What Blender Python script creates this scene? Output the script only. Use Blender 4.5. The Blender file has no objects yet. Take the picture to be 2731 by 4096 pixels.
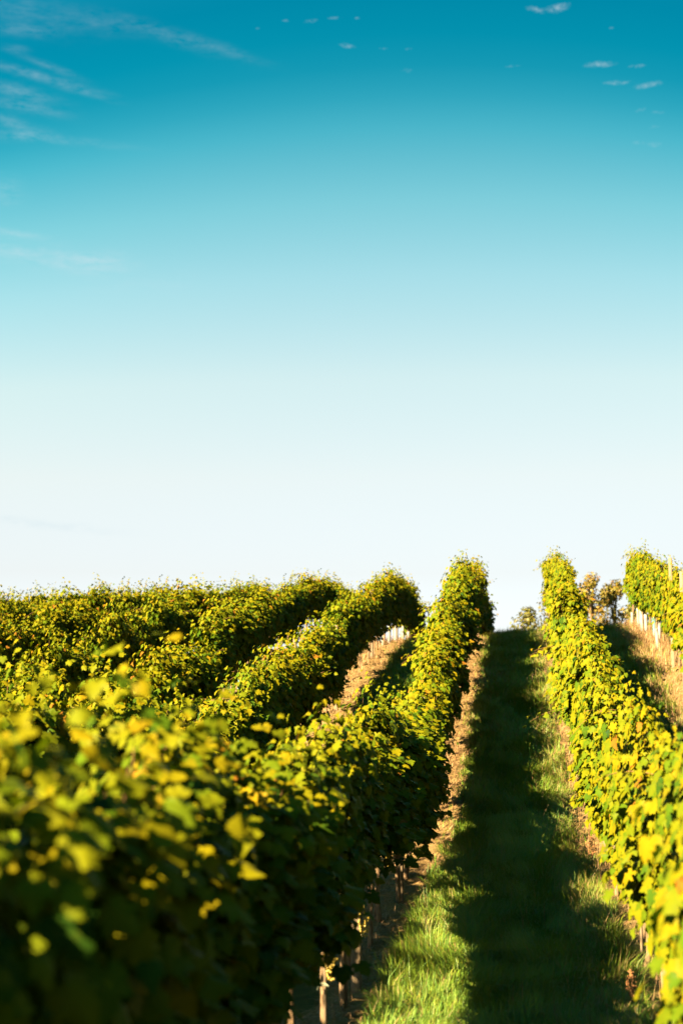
import bpy, math, random
import numpy as np

rad = math.radians
rng = np.random.default_rng(7)
random.seed(7)
scn = bpy.context.scene
col = scn.collection

# ---------------------------------------------------------------- camera
CAM_H = 2.10
cam = bpy.data.cameras.new("camera")
camo = bpy.data.objects.new("camera", cam)
col.objects.link(camo)
camo.location = (0, 0, CAM_H)
camo.rotation_euler = (rad(90 + 7.73), 0, rad(7.10))
cam.sensor_fit = 'VERTICAL'
cam.sensor_height = 36.0
cam.lens = 50.0
cam.clip_start = 0.05
cam.clip_end = 2000
cam.dof.use_dof = True
cam.dof.focus_distance = 16.0
cam.dof.aperture_fstop = 1.9
scn.camera = camo

# ---------------------------------------------------------------- sun, sky, exposure
SUN_AZ, SUN_EL = 217.0, 26.0            # compass from the row direction, elevation
scn.view_settings.view_transform = 'Standard'
scn.view_settings.look = 'None'
scn.view_settings.gamma = 1.0
scn.view_settings.exposure = 3.5
sun = bpy.data.lights.new("sun", 'SUN')
sun.energy = 5.0
sun.angle = rad(0.5)
sun.color = (1.0, 0.745, 0.40)
suno = bpy.data.objects.new("sun", sun)
col.objects.link(suno)
suno.location = (-20, -30, 30)
suno.rotation_euler = (rad(90 - SUN_EL), 0, rad(180 - SUN_AZ))


class NT:
    """tiny node-tree writer"""
    def __init__(s, tree):
        s.t = tree
    def n(s, kind, **kw):
        nd = s.t.nodes.new(kind)
        for k, v in kw.items():
            setattr(nd, k, v)
        return nd
    def put(s, sock, v):
        if v is None:
            return
        if isinstance(v, bpy.types.NodeSocket):
            s.t.links.new(v, sock)
        else:
            sock.default_value = v
    def m(s, op, a, b=None, c=None, clamp=False):
        nd = s.n('ShaderNodeMath', operation=op)
        nd.use_clamp = clamp
        s.put(nd.inputs[0], a); s.put(nd.inputs[1], b); s.put(nd.inputs[2], c)
        return nd.outputs[0]
    def mix(s, f, a, b, blend='MIX'):
        nd = s.n('ShaderNodeMix', data_type='RGBA', blend_type=blend)
        nd.clamp_result = False
        s.put(nd.inputs[0], f)
        s.put(nd.inputs[6], a if not isinstance(a, tuple) else (*a, 1)[:4])
        s.put(nd.inputs[7], b if not isinstance(b, tuple) else (*b, 1)[:4])
        return nd.outputs[2]
    def ramp(s, f, stops, interp='LINEAR'):
        nd = s.n('ShaderNodeValToRGB')
        r = nd.color_ramp
        r.interpolation = interp
        while len(r.elements) < len(stops):
            r.elements.new(0.5)
        for e, (p, c) in zip(r.elements, stops):
            e.position = p
            e.color = (*c, 1)
        s.put(nd.inputs[0], f)
        return nd.outputs[0]
    def noise(s, vec, scale, detail=3, rough=0.55):
        nd = s.n('ShaderNodeTexNoise')
        s.put(nd.inputs['Vector'], vec)
        nd.inputs['Scale'].default_value = scale
        nd.inputs['Detail'].default_value = detail
        nd.inputs['Roughness'].default_value = rough
        return nd.outputs[0]


world = bpy.data.worlds.new("World")
scn.world = world
world.use_nodes = True
W = NT(world.node_tree)
bg = world.node_tree.nodes['Background']
bg.inputs[1].default_value = 0.05
sky = W.n('ShaderNodeTexSky', sky_type='NISHITA')
sky.sun_disc = False
sky.sun_elevation = rad(SUN_EL)
sky.sun_rotation = rad(SUN_AZ)
tc = W.n('ShaderNodeTexCoord')
sep = W.n('ShaderNodeSeparateXYZ')
W.put(sep.inputs[0], tc.outputs['Generated'])
X, Y, Z = sep.outputs
DEG = 180 / math.pi
EL = W.m('MULTIPLY', W.m('ARCSINE', W.m('MINIMUM', W.m('MAXIMUM', Z, -1.0), 1.0)), DEG)
AZ = W.m('MULTIPLY', W.m('ARCTAN2', X, Y), DEG)
# clear evening air: deep teal overhead, white towards the horizon
AZc = W.m('MINIMUM', W.m('MAXIMUM', AZ, -40.0), 40.0)
_az2 = W.m('ADD', AZc, 4.0)
ELT = W.m('ADD', EL, W.m('MINIMUM', W.m('MULTIPLY', W.m('MULTIPLY', _az2, _az2), W.m('MULTIPLY', W.m('SUBTRACT', EL, 7.0), 0.0006, clamp=True)), 3.0))  # bluer towards both sides: lens vignetting put into the sky colour
tint_pts = [(-10, (1.22, 1.152, 1.37)), (3, (1.22, 1.152, 1.37)), (5.2, (1.31, 1.096, 1.085)), (9.2, (1.70, 1.333, 1.07)), (13.2, (1.794, 1.559, 1.139)), (17.2, (1.335, 1.628, 1.204)), (20.1, (0.844, 1.559, 1.165)), (22.9, (0.308, 1.328, 1.066)), (24.1, (0.125, 1.14, 0.968)), (25.2, (0.035, 1.0, 0.892)), (26.4, (0.004, 0.93, 0.858)), (28, (0.0, 0.86, 0.833)), (40, (0.14, 1.25, 1.15)), (90, (0.25, 1.2, 1.1))]
tint = W.ramp(W.m('DIVIDE', W.m('ADD', ELT, 10.0), 100.0), [((e + 10) / 100, tuple(c / 2 for c in t)) for e, t in tint_pts])
gain = W.m('SUBTRACT', 0.497, W.m('MULTIPLY', AZc, 0.0038))
gv = W.n('ShaderNodeCombineXYZ')
for i_ in range(3):
    W.put(gv.inputs[i_], gain)
tint2 = W.mix(1.0, tint, gv.outputs[0], 'MULTIPLY')
skyc = W.mix(1.0, sky.outputs[0], tint2, 'MULTIPLY')
# thin clouds: (azimuth, elevation, half width, half height, roll, density, kind)
CLOUDS = []  # filled by CLOUD_TABLE below
CLOUD_TABLE = """-20.32 26.52 2.10 0.53 -6 0.16 0;-20.65 25.82 1.23 0.18 2 0.26 0;-20.71 25.13 0.44 0.11 0 0.3 0;-17.10 26.32 1.58 0.28 -4 0.14 0;-14.55 26.08 2.10 0.21 -14 0.2 0;-12.35 25.74 1.58 0.18 -14 0.2 0;-19.19 24.59 1.05 0.12 -14 0.28 0;-20.42 24.33 1.23 0.16 -10 0.32 0;-18.64 24.08 1.40 0.12 -9 0.3 0;-20.57 23.64 1.40 0.21 -7 0.42 0;-17.74 23.75 0.96 0.11 -10 0.25 0;-20.20 23.08 1.40 0.21 -5 0.38 0;-20.87 22.47 1.05 0.21 -10 0.38 0;-20.16 22.02 1.23 0.18 4 0.42 0;-18.05 21.96 2.10 0.14 -2 0.18 0;-20.87 19.80 0.61 0.49 0 0.35 0;-20.56 18.35 1.23 0.12 -3 0.6 0;-17.39 17.38 1.32 0.35 2 0.9 0;-20.02 17.64 2.46 0.35 -2 0.5 0;-15.26 16.71 2.10 0.44 5 0.15 0;-18.85 7.07 2.63 0.16 -5 0.75 0;1.10 26.94 0.35 0.11 -14 0.9 1;2.06 26.95 0.42 0.14 5 1.1 1;3.70 24.80 0.56 0.11 0 1 1;5.26 24.63 0.39 0.07 0 0.6 1;4.39 24.09 0.53 0.09 -4 0.8 1;5.66 23.89 0.56 0.11 6 0.9 1;-6.86 25.88 0.32 0.09 -8 0.8 1;-8.40 26.77 0.30 0.07 6 0.7 1;-7.40 26.89 0.32 0.06 2 0.7 1;-9.49 26.77 0.19 0.05 0 0.6 1;-6.43 26.88 0.14 0.05 0 0.55 1;-10.66 26.48 0.12 0.05 0 0.5 1;-4.25 25.71 0.16 0.07 0 0.5 1;0.09 24.96 0.32 0.05 0 0.6 1;5.33 23.03 0.28 0.11 10 0.5 1;5.99 22.88 0.32 0.07 -4 0.45 1;5.81 21.69 0.32 0.11 0 0.5 1;5.15 21.82 0.32 0.09 0 0.4 1;-4.31 24.95 0.32 0.09 0 0.4 1;-5.32 25.76 0.25 0.05 0 0.4 1;4.22 26.08 0.14 0.05 0 0.45 1;5.83 22.35 0.28 0.09 0 0.4 1"""
for ln in CLOUD_TABLE.split(';'):
    if ln.strip():
        CLOUDS.append([float(v) for v in ln.split()])
cvec = W.n('ShaderNodeCombineXYZ')
W.put(cvec.inputs[0], AZ); W.put(cvec.inputs[1], W.m('MULTIPLY', EL, 3.2))
wisp = W.noise(cvec.outputs[0], 0.95, 8, 0.68)
cvec2 = W.n('ShaderNodeCombineXYZ')
W.put(cvec2.inputs[0], AZ); W.put(cvec2.inputs[1], W.m('MULTIPLY', EL, 1.8)); cvec2.inputs[2].default_value = 4.0
puff = W.noise(cvec2.outputs[0], 4.6, 6, 0.65)
warp = W.noise(cvec2.outputs[0], 0.9, 3, 0.5)
wa = W.m('SUBTRACT', warp, 0.5)
acc = {0: None, 1: None}
for a, e, w_, h_, r_, d_, k_ in CLOUDS:
    k_ = int(k_)
    du = W.m('SUBTRACT', AZ, a)
    dv = W.m('ADD', W.m('SUBTRACT', EL, e), W.m('MULTIPLY', wa, 1.1 * h_ if k_ else 1.5 * h_))
    c, s = math.cos(rad(r_)), math.sin(rad(r_))
    u = W.m('ADD', W.m('MULTIPLY', du, c / w_), W.m('MULTIPLY', dv, s / w_))
    v = W.m('ADD', W.m('MULTIPLY', du, -s / h_), W.m('MULTIPLY', dv, c / h_))
    dd = W.m('ADD', W.m('MULTIPLY', u, u), W.m('MULTIPLY', v, v))
    g = W.m('MULTIPLY', W.m('EXPONENT', W.m('MULTIPLY', dd, -1.0)), d_)
    acc[k_] = g if acc[k_] is None else W.m('ADD', acc[k_], g)
if acc[0] is not None:
    fw = W.m('MULTIPLY', acc[0], W.m('MULTIPLY', W.m('SUBTRACT', wisp, 0.36), 1.9, clamp=True), clamp=True)
    fp = W.m('MULTIPLY', W.m('SUBTRACT', W.m('MULTIPLY', acc[1], W.m('MULTIPLY', W.m('SUBTRACT', puff, 0.28), 3.6)), 0.14), 0.32, clamp=True)
    f = W.m('MINIMUM', W.m('ADD', fw, fp), 0.62)
    skyc = W.mix(f, skyc, (1.15, 1.40, 1.50))
W.put(bg.inputs[0], skyc)
world.cycles.sampling_method = 'MANUAL'
world.cycles.sample_map_resolution = 512


# ---------------------------------------------------------------- numbers
def vnoise(x, y, seed=0):
    xi = np.floor(x).astype(np.int64); yi = np.floor(y).astype(np.int64)
    fx = x - xi; fy = y - yi
    fx = fx * fx * (3 - 2 * fx); fy = fy * fy * (3 - 2 * fy)
    def h(a, b):
        n = (a * 374761393 + b * 668265263 + seed * 982451653) & 0x7fffffff
        n = ((n ^ (n >> 13)) * 1274126177) & 0x7fffffff
        n = (n ^ (n >> 16)) & 0xffff
        return n / 65535.0
    return (h(xi, yi) * (1 - fx) + h(xi + 1, yi) * fx) * (1 - fy) + (h(xi, yi + 1) * (1 - fx) + h(xi + 1, yi + 1) * fx) * fy


PD = np.array([-400, -40, 0, 6, 10, 14, 17, 20, 23, 26, 29, 32, 35, 38, 41, 44, 48, 54, 62, 80, 120, 600.])
PZ = np.array([-6, -.4, 0, 0, .02, .17, .45, .90, 1.48, 2.12, 2.72, 3.22, 3.62, 3.90, 4.03, 3.96, 3.65, 2.9, 1.8, -.1, -4, -30.])
_dense = np.linspace(-400, 600, 8001)
_pz = np.interp(_dense, PD, PZ)
_k = np.exp(-0.5 * (np.arange(-24, 25) * 0.125 / 0.9) ** 2); _k /= _k.sum()
_pz = np.convolve(np.pad(_pz, 24, mode='edge'), _k, mode='valid')
ROWS_X = {'a': -1.25, 'b': -3.4, 'c': -5.4, 'd': -7.5, 'e': -9.6, 'f': -11.7, 'g': -13.8, 'h': -15.9, 'r': 0.94, 's': 3.0}
ROWX = np.array(sorted(list(ROWS_X.values()) + [5.1, 7.2, -18.0, -20.1]))


def base_z(x, y):
    x = np.asarray(x, float); y = np.asarray(y, float)
    z = np.interp(y, _dense, _pz)
    s = np.clip((y - 6) / 20, 0, 1)
    xc = np.clip(x, -60, 60)
    return z + s * np.where(xc > 0, 0.07 * xc, np.where(xc > -6, 0.045 * xc, -0.27 + 0.06 * (xc + 6) * .9))


def rowdist(x):
    return np.min(np.abs(np.asarray(x)[..., None] - ROWX), axis=-1)


def soil_amount(x, y):
    """1 on the bare strip under a row, 0 in the grass between"""
    d = rowdist(x) + 0.22 * (vnoise(x * 3.1, y * 2.3, 3) - .5) + 0.16 * (vnoise(x * 9, y * 7, 5) - .5)
    thr = np.interp(y, [12.0, 17.0], [.31, .57]) - .10 * (np.asarray(x) > 0)
    return np.clip((thr - d) / 0.16, 0, 1)


def ground_z(x, y):
    x = np.asarray(x, float); y = np.asarray(y, float)
    z = base_z(x, y)
    so = soil_amount(x, y)
    z = z + 0.05 * np.clip(1 - rowdist(x) / 0.5, 0, 1)
    z = z + 0.05 * (vnoise(x * 1.1, y * .9, 11) - .5)
    near = (np.abs(x) < 8)
    z = z + np.where(near, so * (0.050 * (vnoise(x * 5, y * 7, 12) - .5) + 0.030 * (vnoise(x * 13, y * 17, 13) - .5)), 0)
    return z


# ---------------------------------------------------------------- mesh helpers
def mesh_np(name, verts, tris, mats, midx=None, attrs=None, smooth=True, quads=None):
    me = bpy.data.meshes.new(name)
    nv = len(verts)
    me.vertices.add(nv)
    me.vertices.foreach_set('co', np.asarray(verts, np.float32).ravel())
    loops = []; sizes = []
    if quads is not None and len(quads):
        loops.append(np.asarray(quads, np.int32).ravel()); sizes.append(np.full(len(quads), 4, np.int32))
    if tris is not None and len(tris):
        loops.append(np.asarray(tris, np.int32).ravel()); sizes.append(np.full(len(tris), 3, np.int32))
    loops = np.concatenate(loops); sizes = np.concatenate(sizes)
    me.loops.add(len(loops))
    me.loops.foreach_set('vertex_index', loops)
    me.polygons.add(len(sizes))
    starts = np.concatenate([[0], np.cumsum(sizes)[:-1]]).astype(np.int32)
    me.polygons.foreach_set('loop_start', starts)
    me.polygons.foreach_set('loop_total', sizes)
    for m in mats:
        me.materials.append(m)
    if midx is not None:
        me.polygons.foreach_set('material_index', np.asarray(midx, np.int32))
    me.update(calc_edges=True)
    if smooth:
        me.polygons.foreach_set('use_smooth', np.ones(len(sizes), bool))
    for k, v in (attrs or {}).items():
        at = me.attributes.new(k, 'FLOAT', 'POINT')
        at.data.foreach_set('value', np.asarray(v, np.float32))
    me.validate()
    return me


def link(name, data, parent=None, loc=None, rz=None, sc=None):
    o = bpy.data.objects.new(name, data)
    col.objects.link(o)
    if parent is not None:
        o.parent = parent
    if loc is not None:
        o.location = loc
    if rz is not None:
        o.rotation_euler = (0, 0, rz)
    if sc is not None:
        o.scale = sc
    return o


def tag(o, label=None, cat=None, group=None, kind=None):
    if label: o['label'] = label
    if cat: o['category'] = cat
    if group: o['group'] = group
    if kind: o['kind'] = kind
    return o


def tube(path, radii, sides=7, cap=True, rough=0.0, seed=0):
    """verts, quads, tris of a tube along path"""
    path = np.asarray(path, float); n = len(path)
    r_ = np.random.default_rng(abs(seed))
    V = []; Q = []; T = []
    tan = np.gradient(path, axis=0)
    tan /= np.linalg.norm(tan, axis=1)[:, None] + 1e-9
    ref = np.array([1.0, 0.13, 0.07]) if abs(tan[0][0]) < .8 else np.array([0.07, 1.0, 0.1])
    for i in range(n):
        a = np.cross(tan[i], ref); a /= np.linalg.norm(a)
        b = np.cross(tan[i], a)
        for k in range(sides):
            th = 2 * math.pi * k / sides
            rr = radii[i] * (1 + rough * (r_.random() - .5) * 2)
            V.append(path[i] + rr * (math.cos(th) * a + math.sin(th) * b))
    for i in range(n - 1):
        for k in range(sides):
            k2 = (k + 1) % sides
            Q.append((i * sides + k, i * sides + k2, (i + 1) * sides + k2, (i + 1) * sides + k))
    if cap:
        V.append(path[-1]); c = len(V) - 1
        for k in range(sides):
            T.append(((n - 1) * sides + k, (n - 1) * sides + (k + 1) % sides, c))
        V.append(path[0]); c = len(V) - 1
        for k in range(sides):
            T.append(((k + 1) % sides, k, c))
    return np.array(V), np.array(Q, int).reshape(-1, 4), np.array(T, int).reshape(-1, 3)


def merge(parts):
    V = []; Q = []; T = []; off = 0
    for v, q, t in parts:
        V.append(v); Q.append(q + off); T.append(t + off); off += len(v)
    return np.concatenate(V), np.concatenate(Q), np.concatenate(T)


# ---------------------------------------------------------------- materials
def new_mat(name):
    m = bpy.data.materials.new(name)
    m.use_nodes = True
    t = NT(m.node_tree)
    m.node_tree.nodes.clear()
    out = t.n('ShaderNodeOutputMaterial')
    return m, t, out


def attr(t, name):
    a = t.n('ShaderNodeAttribute', attribute_name=name)
    return a.outputs['Fac']


def leafy(name, stops, trans, trans_tint, rough=0.5, gloss=0.3, jitter=0.12, spot=None):
    m, t, out = new_mat(name)
    info = t.n('ShaderNodeObjectInfo')
    tone = t.m('ADD', attr(t, 'tone'), t.m('MULTIPLY', t.m('SUBTRACT', info.outputs['Random'], 0.5), jitter))
    c = t.ramp(tone, [(p_, tuple(v / 1.74 for v in k_)) for p_, k_ in stops])
    geo = t.n('ShaderNodeNewGeometry')
    tcn = t.n('ShaderNodeTexCoord')
    if spot:
        nz = t.noise(tcn.outputs['Object'], 34, 2)
        f = t.m('MULTIPLY', t.m('SUBTRACT', nz, 0.55), 3.5, clamp=True)
        c = t.mix(t.m('MULTIPLY', f, 0.45), c, tuple(v / 1.74 for v in spot))
        ve = t.m('MULTIPLY', attr(t, 'vein'), 0.35)
        c = t.mix(ve, c, t.mix(1.0, c, (1.5, 1.45, 1.6), 'MULTIPLY'))
    back = t.mix(1.0, c, (1.15, 1.12, 1.3), 'MULTIPLY')
    c = t.mix(geo.outputs['Backfacing'], c, back)
    p = t.n('ShaderNodeBsdfPrincipled')
    t.put(p.inputs['Base Color'], c)
    p.inputs['Roughness'].default_value = rough
    p.inputs['Specular IOR Level'].default_value = gloss
    tr = t.n('ShaderNodeBsdfTranslucent')
    t.put(tr.inputs[0], t.mix(1.0, c, trans_tint, 'MULTIPLY'))
    mx = t.n('ShaderNodeMixShader')
    mx.inputs[0].default_value = trans
    t.put(mx.inputs[1], p.outputs[0]); t.put(mx.inputs[2], tr.outputs[0])
    t.put(out.inputs[0], mx.outputs[0])
    return m


ALB = 1 / 1.74      # everything is exposed for deep evening shade


def dark(c):
    return tuple(v * ALB for v in c)


def plain(name, c1, c2, scale=20, rough=0.8, bump=0.0, stretch=(1, 1, 1), gloss=0.3):
    m, t, out = new_mat(name)
    tcn = t.n('ShaderNodeTexCoord')
    mp = t.n('ShaderNodeMapping')
    t.put(mp.inputs[0], tcn.outputs['Object'])
    mp.inputs['Scale'].default_value = stretch
    nz = t.noise(mp.outputs[0], scale, 5, 0.6)
    f = t.m('MULTIPLY', t.m('SUBTRACT', nz, 0.3), 2.4, clamp=True)
    info = t.n('ShaderNodeObjectInfo')
    c = t.mix(f, dark(c1), dark(c2))
    k = t.m('ADD', t.m('MULTIPLY', info.outputs['Random'], 0.4), 0.8)
    kc = t.n('ShaderNodeCombineXYZ')
    for i in range(3):
        t.put(kc.inputs[i], k)
    c = t.mix(1.0, c, kc.outputs[0], 'MULTIPLY')
    p = t.n('ShaderNodeBsdfPrincipled')
    t.put(p.inputs['Base Color'], c)
    p.inputs['Roughness'].default_value = rough
    p.inputs['Specular IOR Level'].default_value = gloss
    if bump:
        b = t.n('ShaderNodeBump')
        b.inputs['Strength'].default_value = bump
        b.inputs['Distance'].default_value = 0.01
        t.put(b.inputs['Height'], nz)
        t.put(p.inputs['Normal'], b.outputs[0])
    t.put(out.inputs[0], p.outputs[0])
    return m


M = {}
M['leaf'] = leafy('vine_leaf', [(0.0, (.010, .040, .006)), (.25, (.050, .098, .004)), (.50, (.108, .124, .003)),
                                (.78, (.156, .134, .002)), (.95, (.190, .132, .004)), (1.0, (.19, .085, .010))],
                  0.15, (0.95, 1.35, .4), 0.55, 0.04, 0.16, spot=(.15, .12, .006))
M['cane'] = plain('cane_bark', (.12, .06, .018), (.20, .11, .035), 30)
M['bark'] = plain('vine_bark', (.065, .040, .021), (.29, .195, .115), 26, 0.9, 0.8, (3, 3, .5))
M['grass'] = leafy('grass_blade', [(0.0, (.066, .180, .030)), (.45, (.138, .245, .020)), (.75, (.205, .225, .014)), (.9, (.20, .165, .05)), (1.0, (.30, .22, .09))],
                   0.28, (1.3, 1.35, .6), 0.5, 0.25, 0.0)
M['dry'] = leafy('dry_stem', [(0.0, (.15, .085, .034)), (.5, (.26, .165, .070)), (.8, (.34, .23, .11)), (1.0, (.42, .31, .17))],
                 0.15, (1.1, 1.0, .8), 0.6, 0.2, 0.0)
M['post'] = plain('weathered_post', (.13, .095, .060), (.23, .175, .118), 45, 0.85, 0.5, (1, 1, .4))
M['guard_w'] = plain('white_guard', (.20, .19, .19), (.29, .28, .29), 12, 0.45, 0.1, (1, 1, .3))
M['guard_c'] = plain('pale_blue_guard', (.09, .22, .25), (.13, .28, .31), 12, 0.4, 0.1, (1, 1, .3))
M['grape'] = plain('ripe_grape', (.30, .22, .03), (.42, .32, .06), 60, 0.35, 0.0, (1, 1, 1), 0.5)
M['weed'] = plain('rusty_weed', (.18, .08, .028), (.30, .15, .055), 60, 0.8)
M['tree'] = leafy('tree_leaf', [(0, (.05, .06, .014)), (.4, (.11, .115, .016)), (.75, (.20, .155, .022)), (1, (.24, .12, .024))], 0.3, (1.3, 1.25, .6), 0.5, 0.25, 0.25)
M['tie'] = plain('pale_tie', (.16, .19, .14), (.24, .27, .2), 20)

# ground
m, t, out = new_mat('ground_soil')
tcn = t.n('ShaderNodeTexCoord')
so = attr(t, 'soil')
n1 = t.noise(tcn.outputs['Object'], 5.5, 6, 0.65)
n2 = t.noise(tcn.outputs['Object'], 38, 4, 0.65)
mp = t.n('ShaderNodeMapping'); t.put(mp.inputs[0], tcn.outputs['Object'])
mp.inputs['Scale'].default_value = (1, 3.2, 1); mp.inputs['Rotation'].default_value = (0, 0, .35)
n3 = t.noise(mp.outputs[0], 24, 5, 0.7)
soilc = t.ramp(n3, [(p_, dark(k_)) for p_, k_ in [(.22, (.085, .052, .027)), (.38, (.205, .136, .058)), (.55, (.325, .226, .095)), (.8, (.43, .31, .145))]])
soilc = t.mix(t.m('MULTIPLY', t.m('SUBTRACT', n2, 0.5), 1.6, clamp=True), soilc, dark((.11, .068, .030)))
turf = t.ramp(n1, [(.3, (.012, .026, .005)), (.55, (.020, .040, .007)), (.75, (.040, .048, .012))])
p = t.n('ShaderNodeBsdfPrincipled')
t.put(p.inputs['Base Color'], t.mix(so, turf, soilc))
p.inputs['Roughness'].default_value = 0.95
p.inputs['Specular IOR Level'].default_value = 0.1
b = t.n('ShaderNodeBump'); b.inputs['Strength'].default_value = 0.9; b.inputs['Distance'].default_value = 0.03
t.put(b.inputs['Height'], t.m('ADD', n3, t.m('MULTIPLY', n2, .5)))
t.put(p.inputs['Normal'], b.outputs[0])
t.put(out.inputs[0], p.outputs[0])
M['ground'] = m

# ---------------------------------------------------------------- ground
gx = np.concatenate([[-400, -250, -160, -110, -80, -60, -45, -35, -28, -24], np.arange(-21, -6, .3), np.arange(-6, -1.9, .1), np.arange(-1.9, 1.6, .04),
                     np.arange(1.6, 4.2, .1), np.arange(4.3, 9, .5), [10, 12, 15, 20, 28, 40, 60, 90, 140, 220, 400]])
gy = np.concatenate([[-300, -180, -110, -70, -45, -30, -20, -14, -9, -5, -2], np.arange(0, 7, .25), np.arange(7, 28, .045), np.arange(28, 47, .09),
                     np.arange(47, 64, .5), [66, 70, 75, 82, 90, 105, 130, 170, 240, 350, 550]])
GX, GY = np.meshgrid(gx, gy)
GZ = ground_z(GX, GY)
nx, ny = len(gx), len(gy)
ii = np.arange(nx * ny).reshape(ny, nx)
quads = np.stack([ii[:-1, :-1], ii[:-1, 1:], ii[1:, 1:], ii[1:, :-1]], -1).reshape(-1, 4)
me = mesh_np('ground', np.stack([GX, GY, GZ], -1).reshape(-1, 3), None, [M['ground']], quads=quads, attrs={'soil': soil_amount(GX, GY).ravel()})
tag(link('ground', me), kind='structure')


# ---------------------------------------------------------------- blades
def blades(name, x, y, h, w, lean, tone, mat, flat=False, zoff=-0.01, dirbias=None):
    n = len(x)
    z = ground_z(x, y) + zoff
    th = rng.uniform(0, 2 * np.pi, n) if dirbias is None else dirbias
    ph = th + rng.normal(0, .5, n) + np.pi / 2 if not flat else th + np.pi / 2
    base = np.stack([x, y, z], -1)
    d = np.stack([np.cos(th), np.sin(th), np.zeros(n)], -1)          # lean direction
    s = np.stack([np.cos(ph), np.sin(ph), np.zeros(n)], -1) * (w * .5)[:, None]
    up = np.array([0, 0, 1.0])
    if flat:
        tip_z = rng.uniform(0.0, 0.05, n)
        p1 = base + d * (h * .5)[:, None]; p2 = base + d * h[:, None]
        p1[:, 2] = ground_z(p1[:, 0], p1[:, 1]) + .012 + tip_z * .6; p2[:, 2] = ground_z(p2[:, 0], p2[:, 1]) + .006 + tip_z
        base[:, 2] += .014
    else:
        l1 = lean * .55; l2 = np.minimum(lean * 1.6, 2.2)
        p1 = base + d * (h * .5 * np.sin(l1))[:, None] + up * (h * .5 * np.cos(l1))[:, None]
        p2 = p1 + d * (h * .5 * np.sin(l2))[:, None] + up * (h * .5 * np.cos(l2))[:, None]
    V = np.stack([base - s, base + s, p1 + s * .8, p1 - s * .8, p2], 1).reshape(-1, 3)
    o = (np.arange(n) * 5)[:, None]
    q = o + np.array([0, 1, 2, 3]); t_ = o + np.array([3, 2, 4])
    me = mesh_np(name, V, t_, [mat], quads=q, attrs={'tone': np.repeat(tone, 5)}, smooth=False)
    return link(name, me)


def scatter(n, x0, x1, y0, y1, far_pow=1.0):
    x = rng.uniform(x0, x1, n)
    u = rng.uniform(0, 1, n)
    y = y0 + (y1 - y0) * u ** far_pow
    return x, y


X_, Y_, H_, Wd, Ln, Tn = [], [], [], [], [], []
for x0, x1, y0, y1, n, fp in [(-1.0, .80, 6.2, 27, 380000, 1.25), (-1.0, .80, 27, 46, 80000, 1.0), (1.1, 3.3, 18, 46, 95000, 1.0),
                              (-3.2, -1.5, 18, 46, 40000, 1.0), (-5.2, -3.6, 24, 46, 9000, 1.0), (3.2, 5, 28, 46, 6000, 1.0)]:
    x, y = scatter(n, x0, x1, y0, y1, fp)
    keep = rng.uniform(0, 1, n) > soil_amount(x, y) * np.interp(y, [12, 17], [.90, .985])
    dens = .45 + .9 * vnoise(x * 2.2, y * 1.4, 21)
    keep &= rng.uniform(0, 1, n) < dens
    x, y = x[keep], y[keep]; k = len(x)
    clump = vnoise(x * 3.5, y * 2.6, 22)
    big = vnoise(x * .9, y * .55, 23)
    edge = np.clip(1 - (rowdist(x) - .45) / .35, 0, 1)
    h = (0.08 + .17 * clump + .09 * big) * rng.uniform(.55, 1.35, k)
    w = rng.uniform(.0036, .0068, k) * np.clip(y / 14, 1, 2.0)
    ln = np.abs(rng.normal(.95, .36, k))
    dry = (rng.uniform(0, 1, k) < .05 + .22 * edge * (x > 0) + .10 * edge + .14 * np.clip((y - 17) / 8, 0, 1) * vnoise(x * 2, y * 1.1, 24) * 2.2)
    tn = np.where(dry, rng.uniform(.82, 1, k), np.clip(rng.normal(.40, .19, k) + .15 * (big - .5), 0, .8))
    X_.append(x); Y_.append(y); H_.append(h); Wd.append(w); Ln.append(ln); Tn.append(tn)
cat_ = lambda L: np.concatenate(L)
gxx, gyy = cat_(X_), cat_(Y_)
swirl = 9.0 * vnoise(gxx * 1.3, gyy * 1.0, 26) + 5.0 * vnoise(gxx * 4.0, gyy * 3.2, 27) + rng.normal(0, .75, len(gxx))
g = blades('grass', gxx, gyy, cat_(H_), cat_(Wd), cat_(Ln), cat_(Tn), M['grass'], dirbias=swirl)
tag(g, 'green grass growing on the paths between the vine rows', 'grass', kind='stuff')

# straw and prunings lying on the bare strips
X_, Y_, H_, Wd, Tn, Th = [], [], [], [], [], []
for x0, x1, y0, y1, n in [(-1.65, -.55, 6, 30, 26000), (-1.65, -.55, 30, 46, 9000), (.3, 1.5, 6, 46, 20000), (-3.75, -2.5, 20, 46, 9000), (2.3, 3.4, 20, 46, 7000)]:
    x, y = scatter(n, x0, x1, y0, y1, 1.0)
    keep = rng.uniform(0, 1, n) < soil_amount(x, y) * (.3 + vnoise(x * 3, y * 3, 31))
    x, y = x[keep], y[keep]; k = len(x)
    X_.append(x); Y_.append(y); H_.append(rng.uniform(.05, .22, k)); Wd.append(rng.uniform(.003, .009, k) * np.clip(y / 16, 1, 2))
    Tn.append(np.clip(rng.normal(.5, .25, k), 0, 1)); Th.append(rng.normal(.35, .7, k) + np.pi * rng.integers(0, 2, k))
n_ = len(cat_(X_))
s_ = blades('straw', cat_(X_), cat_(Y_), cat_(H_), cat_(Wd), np.zeros(n_), cat_(Tn), M['dry'], flat=True, dirbias=cat_(Th))
tag(s_, 'straw and dead stems lying on the bare strips under the vines', 'straw', kind='stuff')

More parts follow.
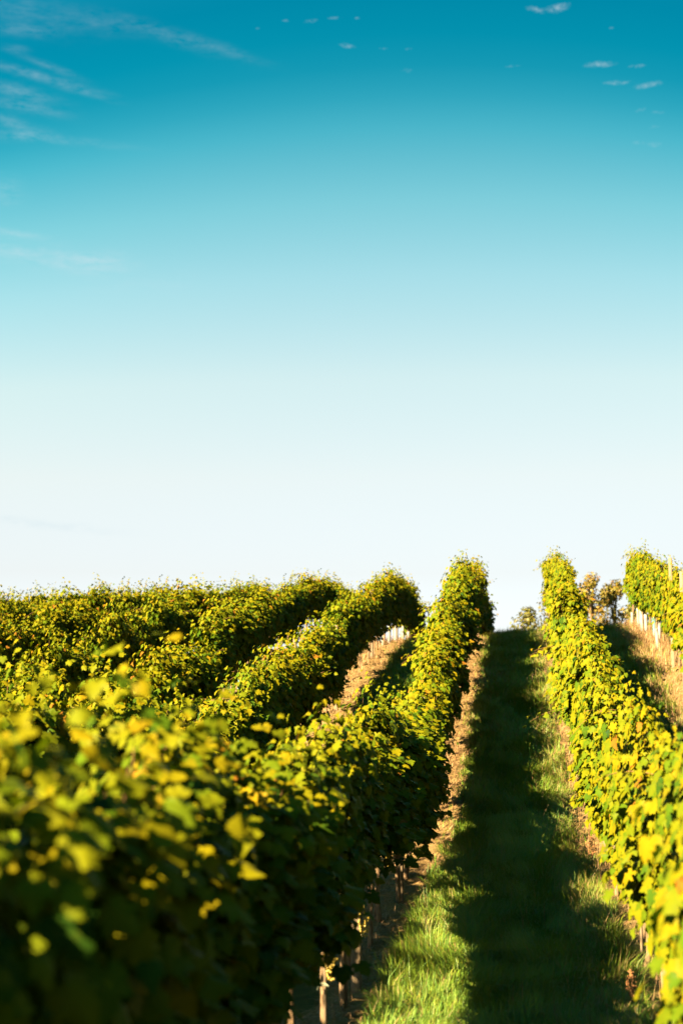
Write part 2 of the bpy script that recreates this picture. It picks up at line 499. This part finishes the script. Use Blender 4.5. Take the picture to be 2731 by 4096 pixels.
# dry standing grass beside the sunlit rows
X_, Y_, H_, Wd, Ln, Tn = [], [], [], [], [], []
for x0, x1, y0, y1, n, hh in [(.35, .95, 7, 46, 7000, .16), (2.3, 3.2, 20, 40, 14000, .20), (-1.5, -.8, 7, 46, 2600, .10), (-3.7, -2.9, 24, 46, 3500, .16), (-.6, .5, 7, 30, 700, .26)]:
    x, y = scatter(n, x0, x1, y0, y1, 1.0)
    keep = rng.uniform(0, 1, n) < .25 + 1.1 * (vnoise(x * 2.5, y * 1.8, 41) - .25)
    x, y = x[keep], y[keep]; k = len(x)
    X_.append(x); Y_.append(y); H_.append(hh * rng.uniform(.4, 1.5, k)); Wd.append(rng.uniform(.003, .006, k) * np.clip(y / 16, 1, 2))
    Ln.append(np.abs(rng.normal(.35, .3, k))); Tn.append(np.clip(rng.normal(.45, .25, k), 0, 1))
s_ = blades('dry_grass', cat_(X_), cat_(Y_), cat_(H_), cat_(Wd), cat_(Ln), cat_(Tn), M['dry'])
tag(s_, 'dry straw-coloured grass standing along the edges of the vine rows', 'dry grass', kind='stuff')

# ---------------------------------------------------------------- vine leaves
half = [(.0, .0), (.10, -.17), (.24, -.20), (.37, -.12), (.50, .02), (.44, .16), (.60, .38), (.46, .46), (.30, .44), (.33, .62), (.18, .78)]
outline = [(-x, y) for x, y in half[:0:-1]] + half + [(0.0, 1.0)]
outline = np.array(outline[:-1][len(half) - 1:] + [outline[-1]] + outline[:len(half) - 1])
LV = np.concatenate([[[0, .32]], outline])          # centre + ring
nb = len(outline)
LT = np.array([(0, 1 + i, 1 + (i + 1) % nb) for i in range(nb)])
LV = LV * 0.86
LVEIN = np.concatenate([[1.0], np.where(np.abs(outline[:, 0]) < .05, 0.9, np.where(np.isin(np.round(np.abs(outline[:, 0]), 2), [.60, .50]), .7, 0.0))])
SM = np.array([(0, .25), (0, 0), (.3, -.12), (.46, .2), (.34, .55), (0, .85), (-.34, .55), (-.46, .2), (-.3, -.12)])   # simple leaf for trees
SMT = np.array([(0, i, i + 1 if i < 8 else 1) for i in range(1, 9)])


def leaf_cloud(pos, nrm, tipdir, size, tone, LV=LV, LT=LT, vein=LVEIN, curl=.35):
    n = len(pos)
    nrm = nrm / (np.linalg.norm(nrm, axis=1)[:, None] + 1e-9)
    t_ = tipdir - nrm * np.sum(tipdir * nrm, 1)[:, None]
    t_ /= np.linalg.norm(t_, axis=1)[:, None] + 1e-9
    s_ = np.cross(t_, nrm)
    k = len(LV)
    lx = LV[None, :, 0] * size[:, None] * rng.uniform(.82, 1.12, n)[:, None]
    ly = LV[None, :, 1] * size[:, None]
    cu = rng.normal(curl, .3, n)[:, None]; fo = rng.normal(.12, .35, n)[:, None]; tw = rng.normal(0, .5, n)[:, None]
    r2 = (LV[None, :, 0] ** 2)
    lz = size[:, None] * (-cu * (LV[None, :, 1] - .25) ** 2 - fo * np.abs(LV[None, :, 0]) + tw * LV[None, :, 0] * (LV[None, :, 1] - .3) + rng.normal(0, .035, (n, k)))
    V = pos[:, None, :] + lx[..., None] * s_[:, None] + ly[..., None] * t_[:, None] + lz[..., None] * nrm[:, None]
    T = (np.arange(n) * k)[:, None, None] + LT[None]
    return V.reshape(-1, 3), T.reshape(-1, 3), np.repeat(tone, k), np.tile(vein if vein is not None else np.zeros(k), n)


SUNBIAS = .60 * np.array([-.52, -.68, .52])   # leaves turn towards the light


def make_foliage(seed, name, top=1.92, dens=1.0, wide=.30, longshoots=2, low=.56, arch=1):
    global rng
    keep_rng = rng
    rng = np.random.default_rng(1000 + seed)
    P, N, T, S, TN = [], [], [], [], []
    canes = []
    ns = int(19 * dens)
    bunch = [(rng.uniform(-.6, .6), rng.uniform(.74, 1.14)) for _ in range(6)]
    for i in range(ns + longshoots):
        is_long = i >= ns
        bu = bunch[int(rng.integers(0, 6))]
        y0 = np.clip(bu[0] + rng.normal(0, .07), -.64, .64) if rng.random() < .75 else rng.uniform(-.6, .6)
        p = np.array([rng.normal(0, .05), y0, .82 + rng.normal(0, .04)])
        sidex = rng.choice([-1, 1])
        vx = rng.normal(0, .06)
        L = (top - .82) * bu[1] * rng.uniform(.86, 1.06)
        if is_long:
            L = (top - .82) * rng.uniform(1.08, 1.27)
        step = .055
        pts = [p.copy()]
        v = np.array([vx, rng.normal(0, .16), 1.0])
        k = int(L / step)
        droop = rng.random() < .3
        for j in range(k):
            v = v + np.array([rng.normal(0, .06) - .22 * p[0], rng.normal(0, .08), 0])
            if droop and j > k * .72:
                v = v + np.array([sidex * .14, 0, -.16])
            v = v / np.linalg.norm(v)
            p = p + v * step
            pts.append(p.copy())
        pts = np.array(pts)
        cp = pts[:max(4, int(len(pts) * .84))][::3]
        canes.append(tube(cp, np.linspace(.0045, .0016, len(cp)), 4, cap=False))
        for j in range(1, len(pts)):
            fr = j / len(pts)
            cnt = 2 + (rng.random() < .55) * (not is_long or fr < .7)
            if pts[j][2] > top - .30:
                cnt = 1 + (rng.random() < .75)
            if is_long and fr > .72:
                cnt = 1 + (rng.random() < .6)
            for q in range(cnt):
                sd = rng.choice([-1, 1]) if rng.random() < .75 else sidex
                off = np.array([sd * abs(rng.normal(wide * .30, wide * .24)), rng.normal(0, .07), rng.normal(-.01, .05)])
                if pts[j][2] > top - .18 or (is_long and fr > .7):
                    off *= .65
                pos = pts[j] + off
                P.append(pos)
                out = np.array([np.sign(pos[0] + 1e-6) * (.35 + 2.0 * abs(pos[0])), rng.normal(0, .45), rng.uniform(-.05, .75) + .7 * max(0, pos[2] - top + .35)])
                N.append(out + rng.normal(0, .22, 3))
                T.append(np.array([np.sign(pos[0]) * .3 + rng.normal(0, .25), rng.normal(0, .45), -1.0]))
                sz = rng.uniform(.078, .142) * (1.0 - .45 * max(0, (fr - .75) * 4) * (.9 if is_long else .4))
                S.append(max(sz * np.clip(1 - (pos[2] - top + .40) / .40 * .32, .68, 1), .055))
                TN.append(np.clip(rng.normal(.46, .17) + .16 * (fr - .4) + (rng.random() < .02) * .42, 0, 1))
    clus = [(rng.choice([-1, 1]), rng.uniform(-.6, .6), rng.uniform(low + .15, top - .3), rng.uniform(.7, 1.8)) for _ in range(8)]
    # leaves on laterals: a wall on each face, hanging lower on the shaded face
    for i in range(int(480 * dens)):
        sd = rng.choice([-1, 1])
        lo = low if sd > 0 else low + .20
        z = rng.uniform(lo, top - .32) if rng.random() < .75 else rng.uniform(lo, lo + .4)
        w = wide * (.66 - .12 * (z - .6) / 1.3)
        ci = int(rng.integers(0, len(clus)))
        y = rng.uniform(-.62, .62)
        if rng.random() < .72:
            sd = clus[ci][0]; y = clus[ci][1] + rng.normal(0, .12); z = np.clip(clus[ci][2] + rng.normal(0, .12), lo if sd == 1 else low + .2, top - .25)
            w = w * clus[ci][3]
        x = sd * abs(rng.normal(w * .92, .06))
        P.append(np.array([x, y, z]))
        N.append(np.array([sd * 1.1, rng.normal(0, .5), rng.uniform(-.1, .85)]) + rng.normal(0, .25, 3))
        T.append(np.array([sd * .3 + rng.normal(0, .3), rng.normal(0, .45), -1.0]))
        S.append(rng.uniform(.075, .140))
        TN.append(np.clip(rng.normal(.42, .18) + (rng.random() < .02) * .42, 0, 1))
    # the inside of the hedge
    for i in range(int(330 * dens)):
        P.append(np.array([rng.normal(0, .07), rng.uniform(-.62, .62), rng.uniform(low + .16, top - .34)]))
        N.append(np.array([rng.choice([-1, 1]) * 1.0, rng.normal(0, .5), rng.uniform(-.1, .8)]) + rng.normal(0, .2, 3))
        T.append(np.array([rng.normal(0, .3), rng.normal(0, .45), -1.0]))
        S.append(rng.uniform(.09, .13))
        TN.append(np.clip(rng.normal(.38, .16), 0, 1))
    # arching side shoots that leave the hedge
    for i in range(arch):
        sd = -1 if rng.random() < .65 else 1
        p = np.array([sd * .12, rng.uniform(-.5, .5), rng.uniform(1.05, top - .05)])
        v = np.array([sd * 1.0, rng.normal(0, .5), rng.uniform(.1, .8)])
        pts = [p.copy()]
        for j in range(int(rng.integers(7, 13))):
            v = v + np.array([0, rng.normal(0, .08), -.07]); v /= np.linalg.norm(v)
            p = p + v * .06; pts.append(p.copy())
        pts = np.array(pts)
        canes.append(tube(pts, np.linspace(.004, .0018, len(pts)), 4, cap=False))
        for j in range(1, len(pts)):
            fr = j / len(pts)
            for q in range(2 if fr < .6 else 1):
                P.append(pts[j] + rng.normal(0, .035, 3) + [0, 0, -.01])
                N.append(np.array([sd * .5, rng.normal(0, .5), .9]) + rng.normal(0, .35, 3))
                T.append(np.array([sd * .6, rng.normal(0, .5), -.7]))
                S.append(rng.uniform(.08, .125) * (1.1 - .55 * fr))
                TN.append(np.clip(rng.normal(.55, .14), 0, .9))
    N = [n_ / np.linalg.norm(n_) + SUNBIAS for n_ in N]
    V, Tt, tn, ve = leaf_cloud(np.array(P), np.array(N), np.array(T), np.array(S), np.array(TN))
    cv, cq, _ = merge([(a, b_, c_) for a, b_, c_ in canes])
    off = len(V)
    allv = np.concatenate([V, cv])
    q = cq + off
    midx = np.concatenate([np.ones(len(q), int), np.zeros(len(Tt), int)])
    me = mesh_np(name, allv, Tt, [M['leaf'], M['cane']], midx, {'tone': np.concatenate([tn, np.full(len(cv), .5)]), 'vein': np.concatenate([ve, np.zeros(len(cv))])}, quads=q)
    rng = keep_rng
    return me


FOL = []
_fr = np.random.default_rng(42)
for k in range(14):
    FOL.append(make_foliage(k, 'foliage', top=_fr.uniform(1.80, 2.03), dens=_fr.uniform(.92, 1.15), wide=_fr.uniform(.25, .34),
                            longshoots=int(_fr.integers(1, 5)), low=_fr.uniform(.44, .70), arch=int([0, 1, 0, 2, 1, 0, 3, 0, 1, 2, 0, 1, 0, 2][k])))


def make_trunk(seed):
    r = np.random.default_rng(500 + seed)
    h = .84; n = 9
    z = np.linspace(-.06, h, n)
    bend = r.normal(0, .055, 2)
    px = bend[0] * np.sin(z / h * 3) + np.cumsum(r.normal(0, .006, n)); py = bend[1] * np.sin(z / h * 2.4) + np.cumsum(r.normal(0, .01, n))
    px -= px[0]; py -= py[0]
    rr = np.linspace(.024, .016, n) * r.uniform(.8, 1.3) * (1 + r.normal(0, .08, n)); rr[-1] *= 1.25
    parts = [tube(np.stack([px, py, z], -1), rr, 9, True, .16, seed)]
    top = np.array([px[-1], py[-1], h])
    for sd in (-1, 1):
        q = np.linspace(0, 1, 6)
        pth = np.stack([top[0] + r.normal(0, .008, 6), top[1] + sd * q * .52, h - .01 + .05 * np.sin(q * 3) + r.normal(0, .006, 6)], -1)
        parts.append(tube(pth, np.linspace(.016, .008, 6), 6, True, .12, seed + sd))
    v, q, t_ = merge(parts)
    return mesh_np('trunk', v, t_, [M['bark']], quads=q)


TRK = [make_trunk(k) for k in range(7)]


def make_stake():
    p = [(.0, .0, -.1), (.0, .002, .4), (.002, 0, .95)]
    v, q, t_ = tube(np.array(p), [.012, .011, .010], 7)
    return mesh_np('stake', v, t_, [M['post']], quads=q)


STK = make_stake()


def make_tie():
    a = np.linspace(0, 2 * np.pi, 13)
    v, q, t_ = tube(np.stack([.034 * np.cos(a), .034 * np.sin(a), .30 + .01 * np.sin(2 * a)], -1), [.004] * 13, 5, False)
    tl = tube(np.array([(.03, 0, .30), (.06, .01, .31), (.075, .015, .285)]), [.004, .003, .002], 5)
    v, q, t_ = merge([(v, q, t_), tl])
    return mesh_np('tie', v, t_, [M['tie']], quads=q)


TIE = make_tie()


def make_grapes(seed):
    r = np.random.default_rng(abs(seed))
    parts = []
    phi = np.linspace(0, np.pi, 6)
    for i in range(46):
        f = r.random()
        rad_ = .042 * (1 - .75 * f) + .006
        a = r.uniform(0, 2 * np.pi)
        c = np.array([rad_ * np.cos(a), rad_ * np.sin(a), -f * .16])
        s = r.uniform(.0075, .0095)
        pth = np.stack([np.zeros(6), np.zeros(6), -np.cos(phi) * s], -1) + c
        v, q, t_ = tube(pth, np.maximum(np.sin(phi) * s, .0004), 7, True)
        parts.append((v, q, t_))
    parts.append(tube(np.array([(0, 0, .07), (0.004, 0, .03), (0, 0, -.12)]), [.003, .003, .002], 5))
    v, q, t_ = merge(parts)
    return mesh_np('grape_bunch', v, t_, [M['grape']], quads=q)


GRP = make_grapes(3)

# ---------------------------------------------------------------- the vine rows
ONES = ['', 'first', 'second', 'third', 'fourth', 'fifth', 'sixth', 'seventh', 'eighth', 'ninth', 'tenth', 'eleventh', 'twelfth', 'thirteenth', 'fourteenth',
        'fifteenth', 'sixteenth', 'seventeenth', 'eighteenth', 'nineteenth', 'twentieth']
TENS = {2: 'twenty', 3: 'thirty', 4: 'forty', 5: 'fifty'}


def ordinal(n):
    if n <= 20:
        return ONES[n]
    t_, o_ = divmod(n, 10)
    return TENS[t_] + '-' + ONES[o_] if o_ else {3: 'thirtieth', 4: 'fortieth', 5: 'fiftieth'}[t_]


ROWS = {  # key: (first y, last y, words for the row, top scale)
    'a': (-3.4, 50.0, 'row whose dark side borders the grass path'),
    'b': (-2.0, 47.0, 'first row behind the dark path row'),
    'c': (13.0, 46.0, 'second row behind the dark path row'),
    'd': (17.5, 46.0, 'third row behind the dark path row'),
    'e': (23.0, 45.0, 'fourth row behind the dark path row'),
    'f': (28.0, 45.0, 'fifth row behind the dark path row'),
    'g': (33.0, 45.0, 'sixth row behind the dark path row'),
    'h': (38.0, 44.0, 'seventh row behind the dark path row'),
    'r': (3.2, 39.2, 'sunlit row bordering the grass path'),
    's': (22.0, 38.0, 'row above the dry grass bank'),
}
vr = np.random.default_rng(99)
vines = {}
for key, (y0, y1, words) in ROWS.items():
    ys = np.arange(y1, y0 - .01, -1.0)
    for i, yy in enumerate(ys):
        x = ROWS_X[key] + vr.normal(0, .04)
        y = float(yy + vr.normal(0, .06))
        z = float(ground_z(np.array([x]), np.array([y]))[0])
        root = bpy.data.objects.new('grapevine', None)
        root.empty_display_size = .2
        col.objects.link(root)
        root.location = (x, y, z)
        tag(root, f'leafy grapevine, {ordinal(i + 1)} from the crest in the {words}', 'grapevine', f'grapevines of the {words}')
        k = int(vr.choice([0, 2, 5, 7, 10, 12])) if ((key == 'a' and y < 12) or (key == 'r' and y < 9)) else int(vr.integers(0, 14))
        hs = vr.uniform(.86, 1.08) * (float(np.interp(y, [4, 6, 13, 19, 26], [.97, .95, .93, .95, 1.0])) if key == 'a' else 1.0)
        wx = vr.uniform(.60, 1.08)
        if key == 'a' and y < 4.9:
            hs, wx = vr.uniform(1.01, 1.08), vr.uniform(.95, 1.15)
        if key == 'b' and y < 13:
            hs, wx = vr.uniform(1.10, 1.18), vr.uniform(.9, 1.15)
        if key == 'b' and 23 < y < 40:
            hs, wx = hs * float(np.interp(y, [23, 26, 34, 39], [.92, .83, .84, .95])), vr.uniform(.55, .85)
        if key in 'rs' and y > 27:
            wx = vr.uniform(.50, .85)
        lift = vr.uniform(.28, .42) if (key == 'a' and 4.6 < y < 13.6) else .20 if (key == 'c' and y > 24) else (1 - hs) * .3
        if key == 'c' and y > 24:
            hs *= .91
        if key == 'a' and 4.6 < y < 13.6:
            hs *= 1 - lift * .44
        fo = link('foliage', FOL[k], root, (0, 0, lift), vr.normal(0, .06), (wx, 1.04, hs))
        tk = link('trunk', TRK[int(vr.integers(0, 7))], root, (0, 0, 0), math.pi * int(vr.integers(0, 2)), (1, 1, 1))
        if key in 'ar' and y < 24:
            link('stake', STK, root, (vr.normal(.0, .02), .05 + vr.normal(0, .01), 0))
            if vr.random() < .5:
                link('tie', TIE, root, (0, 0, vr.uniform(-.05, .15)), vr.uniform(0, 6))
        vines[(key, i)] = (root, fo, tk, x, y, z)

# ripe bunches hang under some vines near the path
for (key, yy, dx, dy, dz) in [('a', 12.6, .10, .0, .62), ('a', 9.6, .12, .2, .60), ('a', 9.5, .08, -.25, .58), ('a', 15.5, .14, .1, .66), ('r', 10.5, -.10, .1, .74), ('r', 14.6, -.10, 0, .72)]:
    c_ = min((v for kk, v in vines.items() if kk[0] == key), key=lambda v: abs(v[4] - yy))
    link('grape_bunch', GRP, c_[0], (dx, dy, dz), dx * 7)


# ---------------------------------------------------------------- posts
def make_post(h, w, d, seed):
    r = np.random.default_rng(abs(seed))
    zs = np.linspace(-.3, h, 9)
    ring = []
    c = .18
    prof = np.array([(-.5, -.5 + c), (-.5 + c, -.5), (.5 - c, -.5), (.5, -.5 + c), (.5, .5 - c), (.5 - c, .5), (-.5 + c, .5), (-.5, .5 - c)])
    V = []
    for z in zs:
        V.append(np.concatenate([prof * [w, d] * (1 + r.normal(0, .02)) + r.normal(0, .0015, 2), np.full((8, 1), z)], 1))
    V.append(np.concatenate([prof * [w * .8, d * .8], np.full((8, 1), h + .012)], 1))
    V = np.concatenate(V)
    n = len(zs) + 1
    Q = [(i * 8 + k, i * 8 + (k + 1) % 8, (i + 1) * 8 + (k + 1) % 8, (i + 1) * 8 + k) for i in range(n - 1) for k in range(8)]
    V = np.concatenate([V, [[0, 0, h + .014]]])
    T = [((n - 1) * 8 + k, (n - 1) * 8 + (k + 1) % 8, len(V) - 1) for k in range(8)]
    return mesh_np('trellis_post', V, np.array(T), [M['post']], quads=np.array(Q), smooth=False)


POSTS = [make_post(1.55, .075, .065, k) for k in range(3)]
TALL = make_post(2.12, .07, .06, 9)
def post(key, y, dx, label, me, lean=0):
    x = ROWS_X[key] + dx
    o = link('trellis_post', me, None, (x, y, float(ground_z(np.array([x]), np.array([y]))[0])), random.uniform(-.15, .15))
    o.rotation_euler = (random.uniform(-.015, .015), lean, o.rotation_euler[2])
    return tag(o, label, 'post', 'posts of the vine trellis')


post('a', 6.95, .05, 'pale squared post lowest on the grass path, half sunlit under dark vines', POSTS[0])
post('a', 10.4, .06, 'pale squared post with ragged sunlit top beside a thin trunk at the path edge', POSTS[1])
post('a', 14.2, .05, 'broad bright post where dark leaves end above the sunny grass tufts', POSTS[2])
post('a', 18.1, .04, 'post under the dark row where its bare straw strip begins', POSTS[0])
post('r', 10.3, .02, 'grey wooden post behind yellow leaves by a rusty seed head', POSTS[1])
post('r', 15.2, .0, 'white post sliver showing under the sunlit row by a dried weed', POSTS[2])
post('b', 26.0, .06, 'pale post low in the first row behind the dark path row', POSTS[2])
post('b', 32.4, .06, 'pale post just below the white guards of its row', POSTS[0])
post('c', 26.2, .10, 'pale post beside the pale blue guard', POSTS[0])
post('c', 29.6, .12, 'bright post second above the pale blue guard in its row', POSTS[1])
post('c', 33.4, .12, 'bright post third above the pale blue guard in its row', POSTS[2])
post('c', 36.9, .12, 'bright post highest up the slope in the pale blue guard row', POSTS[0])
post('s', 28.2, -.06, 'tall pale post rising above leaves against sky over the dry bank', TALL)
post('s', 26.0, -.10, 'second tall pale post, lower down the dry bank than the one against sky', TALL)


# ---------------------------------------------------------------- vine guards
def make_guard(mat, seed, h=.5):
    r = np.random.default_rng(abs(seed))
    zs = np.linspace(0, h, 6)
    a = np.arange(12) / 12 * 2 * np.pi
    V = []
    for z in zs:
        rr = .037 * (1 + r.normal(0, .03)); cx, cy = r.normal(0, .002, 2)
        V.append(np.stack([cx + rr * np.cos(a) * (1 + r.normal(0, .03, 12)), cy + rr * np.sin(a), np.full(12, z)], -1))
    for z in zs[::-1]:
        V.append(np.stack([.033 * np.cos(a), .033 * np.sin(a), np.full(12, z)], -1))
    V = np.concatenate(V); n = 12
    Q = [(i * n + k, i * n + (k + 1) % n, (i + 1) * n + (k + 1) % n, (i + 1) * n + k) for i in range(11) for k in range(n)]
    return mesh_np('vine_guard', V, None, [mat], quads=np.array(Q))


GW = [make_guard(M['guard_w'], 1, .50), make_guard(M['guard_w'], 2, .44), make_guard(M['guard_w'], 3, .53)]
GC = make_guard(M['guard_c'], 4, .56)
def guard(key, y, dx, label, me, group='white vine guards on the crest'):
    x = ROWS_X[key] + dx
    o = link('vine_guard', me, None, (x, y, float(ground_z(np.array([x]), np.array([y]))[0]) - .02), random.uniform(0, 6))
    o.rotation_euler = (random.uniform(-.06, .06), random.uniform(-.06, .06), o.rotation_euler[2])
    return tag(o, label, 'vine guard', group)


bvines = [v for kk, v in vines.items() if kk[0] == 'b' and 35.5 < v[4] < 45.5]
bvines.sort(key=lambda v: v[4])
for i, v in enumerate(bvines):
    guard('b', v[4], v[3] - ROWS_X['b'], f'white plastic guard, {ordinal(i + 1)} going uphill, in the crest line behind the dark row', GW[i % 3])
avines = [v for kk, v in vines.items() if kk[0] == 'a' and 39.5 < v[4] < 43.6]
avines.sort(key=lambda v: v[4])
for i, v in enumerate(avines):
    guard('a', v[4], v[3] - ROWS_X['a'], f'whitish guard, {ordinal(i + 1)} going uphill, at the top end of the straw strip', GW[i % 3])
cv_ = min((v for kk, v in vines.items() if kk[0] == 'c'), key=lambda v: abs(v[4] - 27.2))
guard('c', cv_[4], cv_[3] - ROWS_X['c'] + .06, 'pale blue guard low on the slope behind yellow leaves', GC, 'pale blue vine guards')
sv = sorted((v for kk, v in vines.items() if kk[0] == 's' and 30.5 < v[4] < 41), key=lambda v: v[4])
cy_ = min(sv, key=lambda v: abs(v[4] - 32.8))
n_ = 0
for v in sv:
    if v is cy_:
        guard('s', v[4], v[3] - ROWS_X['s'] - .05, 'pale blue guard standing in dry grass on the bank', GC, 'pale blue vine guards')
    else:
        n_ += 1
        guard('s', v[4], v[3] - ROWS_X['s'] - .04, f'whitish guard, {ordinal(n_)} going uphill, in the dry grass bank', GW[n_ % 3])


# ---------------------------------------------------------------- weeds by the path
def make_weed(seed, h, spread, fat):
    r = np.random.default_rng(abs(seed))
    parts = [tube(np.array([(0, 0, -.02), (.005, .004, h * .5), (.0, .01, h)]), [.005, .004, .002], 6)]
    phi = np.linspace(0, np.pi, 5)
    for i in range(90):
        f = r.uniform(.38, 1.0)
        rad_ = spread * math.sin((f - .3) / .75 * math.pi) * r.uniform(.2, 1)
        a = r.uniform(0, 2 * np.pi)
        c = np.array([rad_ * math.cos(a), rad_ * math.sin(a), h * f])
        s = fat * r.uniform(.7, 1.3)
        parts.append(tube(np.stack([np.zeros(5), np.zeros(5), -np.cos(phi) * s], -1) + c, np.maximum(np.sin(phi) * s, .0004), 6, True))
        if i % 5 == 0:
            parts.append(tube(np.array([(0.003, 0.005, h * f - .03), c * [.5, .5, 1] - [0, 0, .01], c]), [.0022, .002, .0015], 4))
    v, q, t_ = merge(parts)
    return mesh_np('dried_weed', v, t_, [M['weed']], quads=q)


def weed(x, y, label, me):
    return tag(link('dried_weed', me, None, (x, y, float(ground_z(np.array([x]), np.array([y]))[0])), random.uniform(0, 6)), label, 'weed', 'dried weeds by the path')


weed(.72, 15.6, 'tall thin rusty dried weed on the shaded path edge below a white post', make_weed(1, .36, .055, .007))
weed(.70, 10.0, 'short dense rusty seed head beside the grey wooden post', make_weed(2, .30, .042, .006))

# fallen cane
v, q, t_ = tube(np.array([(0, 0, 0), (.13, .05, .035), (.25, .08, .075), (.36, .14, .16)]), [.008, .0075, .006, .004], 6, True, .1, 5)
o = link('fallen_cane', mesh_np('fallen_cane', v, t_, [M['cane']], quads=q), None, (-.98, 14.3, float(ground_z(np.array([-.98]), np.array([14.3]))[0]) + .01))
tag(o, 'bare broken cane lying on soil beside the bright post', 'cane')


# ---------------------------------------------------------------- trees behind the crest
def tree(x, y, h, r, seed, label, tone=.5):
    global rng
    keep = rng
    rng = np.random.default_rng(abs(seed))
    root = bpy.data.objects.new('bushy_tree', None)
    col.objects.link(root)
    z = float(ground_z(np.array([x]), np.array([y]))[0])
    root.location = (x, y, z)
    tag(root, label, 'tree', 'trees beyond the hill crest')
    parts = [tube(np.array([(0, 0, -.2), (.05, .02, h * .3), (-.03, .05, h * .6), (.02, 0, h * .9)]), [h * .02, h * .016, h * .01, h * .003], 8, True, .1, seed)]
    cl = []
    for i in range(16):
        f = rng.uniform(.35, .96); a = rng.uniform(0, 2 * np.pi)
        rr = r * math.sin(min(1, (1.05 - f) / .6) * math.pi / 2) * rng.uniform(.25, 1.0)
        c = np.array([rr * math.cos(a), rr * math.sin(a), h * f])
        cl.append((c, r * rng.uniform(.28, .45)))
        parts.append(tube(np.array([(0, 0, h * f * .72), c * [.5, .5, 1] - [0, 0, h * .06], c]), [h * .006, h * .004, h * .002], 5))
    cl.append((np.array([0, 0, h * .95]), r * .3))
    v, q, t_ = merge(parts)
    link('trunk', mesh_np('trunk', v, t_, [M['bark']], quads=q), root)
    P = []; N = []
    for c, s in cl:
        k = 130
        d = rng.normal(0, 1, (k, 3)); d /= np.linalg.norm(d, axis=1)[:, None]
        p = c + d * (s * rng.uniform(.3, 1.1, k) ** .6)[:, None] * [1, 1, 1.15]
        P.append(p); N.append(d + rng.normal(0, .4, (k, 3)) + [0, 0, .3])
    P = np.concatenate(P); N = np.concatenate(N); k = len(P)
    V, T, tn, ve = leaf_cloud(P, N, np.stack([rng.normal(0, .4, k), rng.normal(0, .4, k), -np.ones(k)], -1), rng.uniform(.10, .17, k), np.clip(rng.normal(tone, .2, k), 0, 1), LV=SM, LT=SMT, vein=None, curl=.2)
    link('foliage', mesh_np('foliage', V, T, [M['tree']], attrs={'tone': tn}), root)
    rng = keep


tree(.45, 72, 6.1, 1.35, 1, 'small olive-green tree beyond the crest, at the top of the grass path', .4)
tree(1.75, 74, 7.2, 1.25, 2, 'yellowish tree half hidden by the top end of the sunlit row', .55)
tree(3.7, 73, 7.9, 1.25, 3, 'amber tree just beyond the sunlit row, tallest of its clump', .72)
tree(4.95, 75, 7.7, 1.25, 4, 'airy brownish tree of the clump next to the dry grass bank', .75)
tree(6.1, 74, 7.1, 1.1, 5, 'low green tree touching the dry grass bank on the crest', .4)
tree(-18.4, 92, 10.6, 1.5, 6, 'faint brownish treetop peeking above the far vine rows', .7)
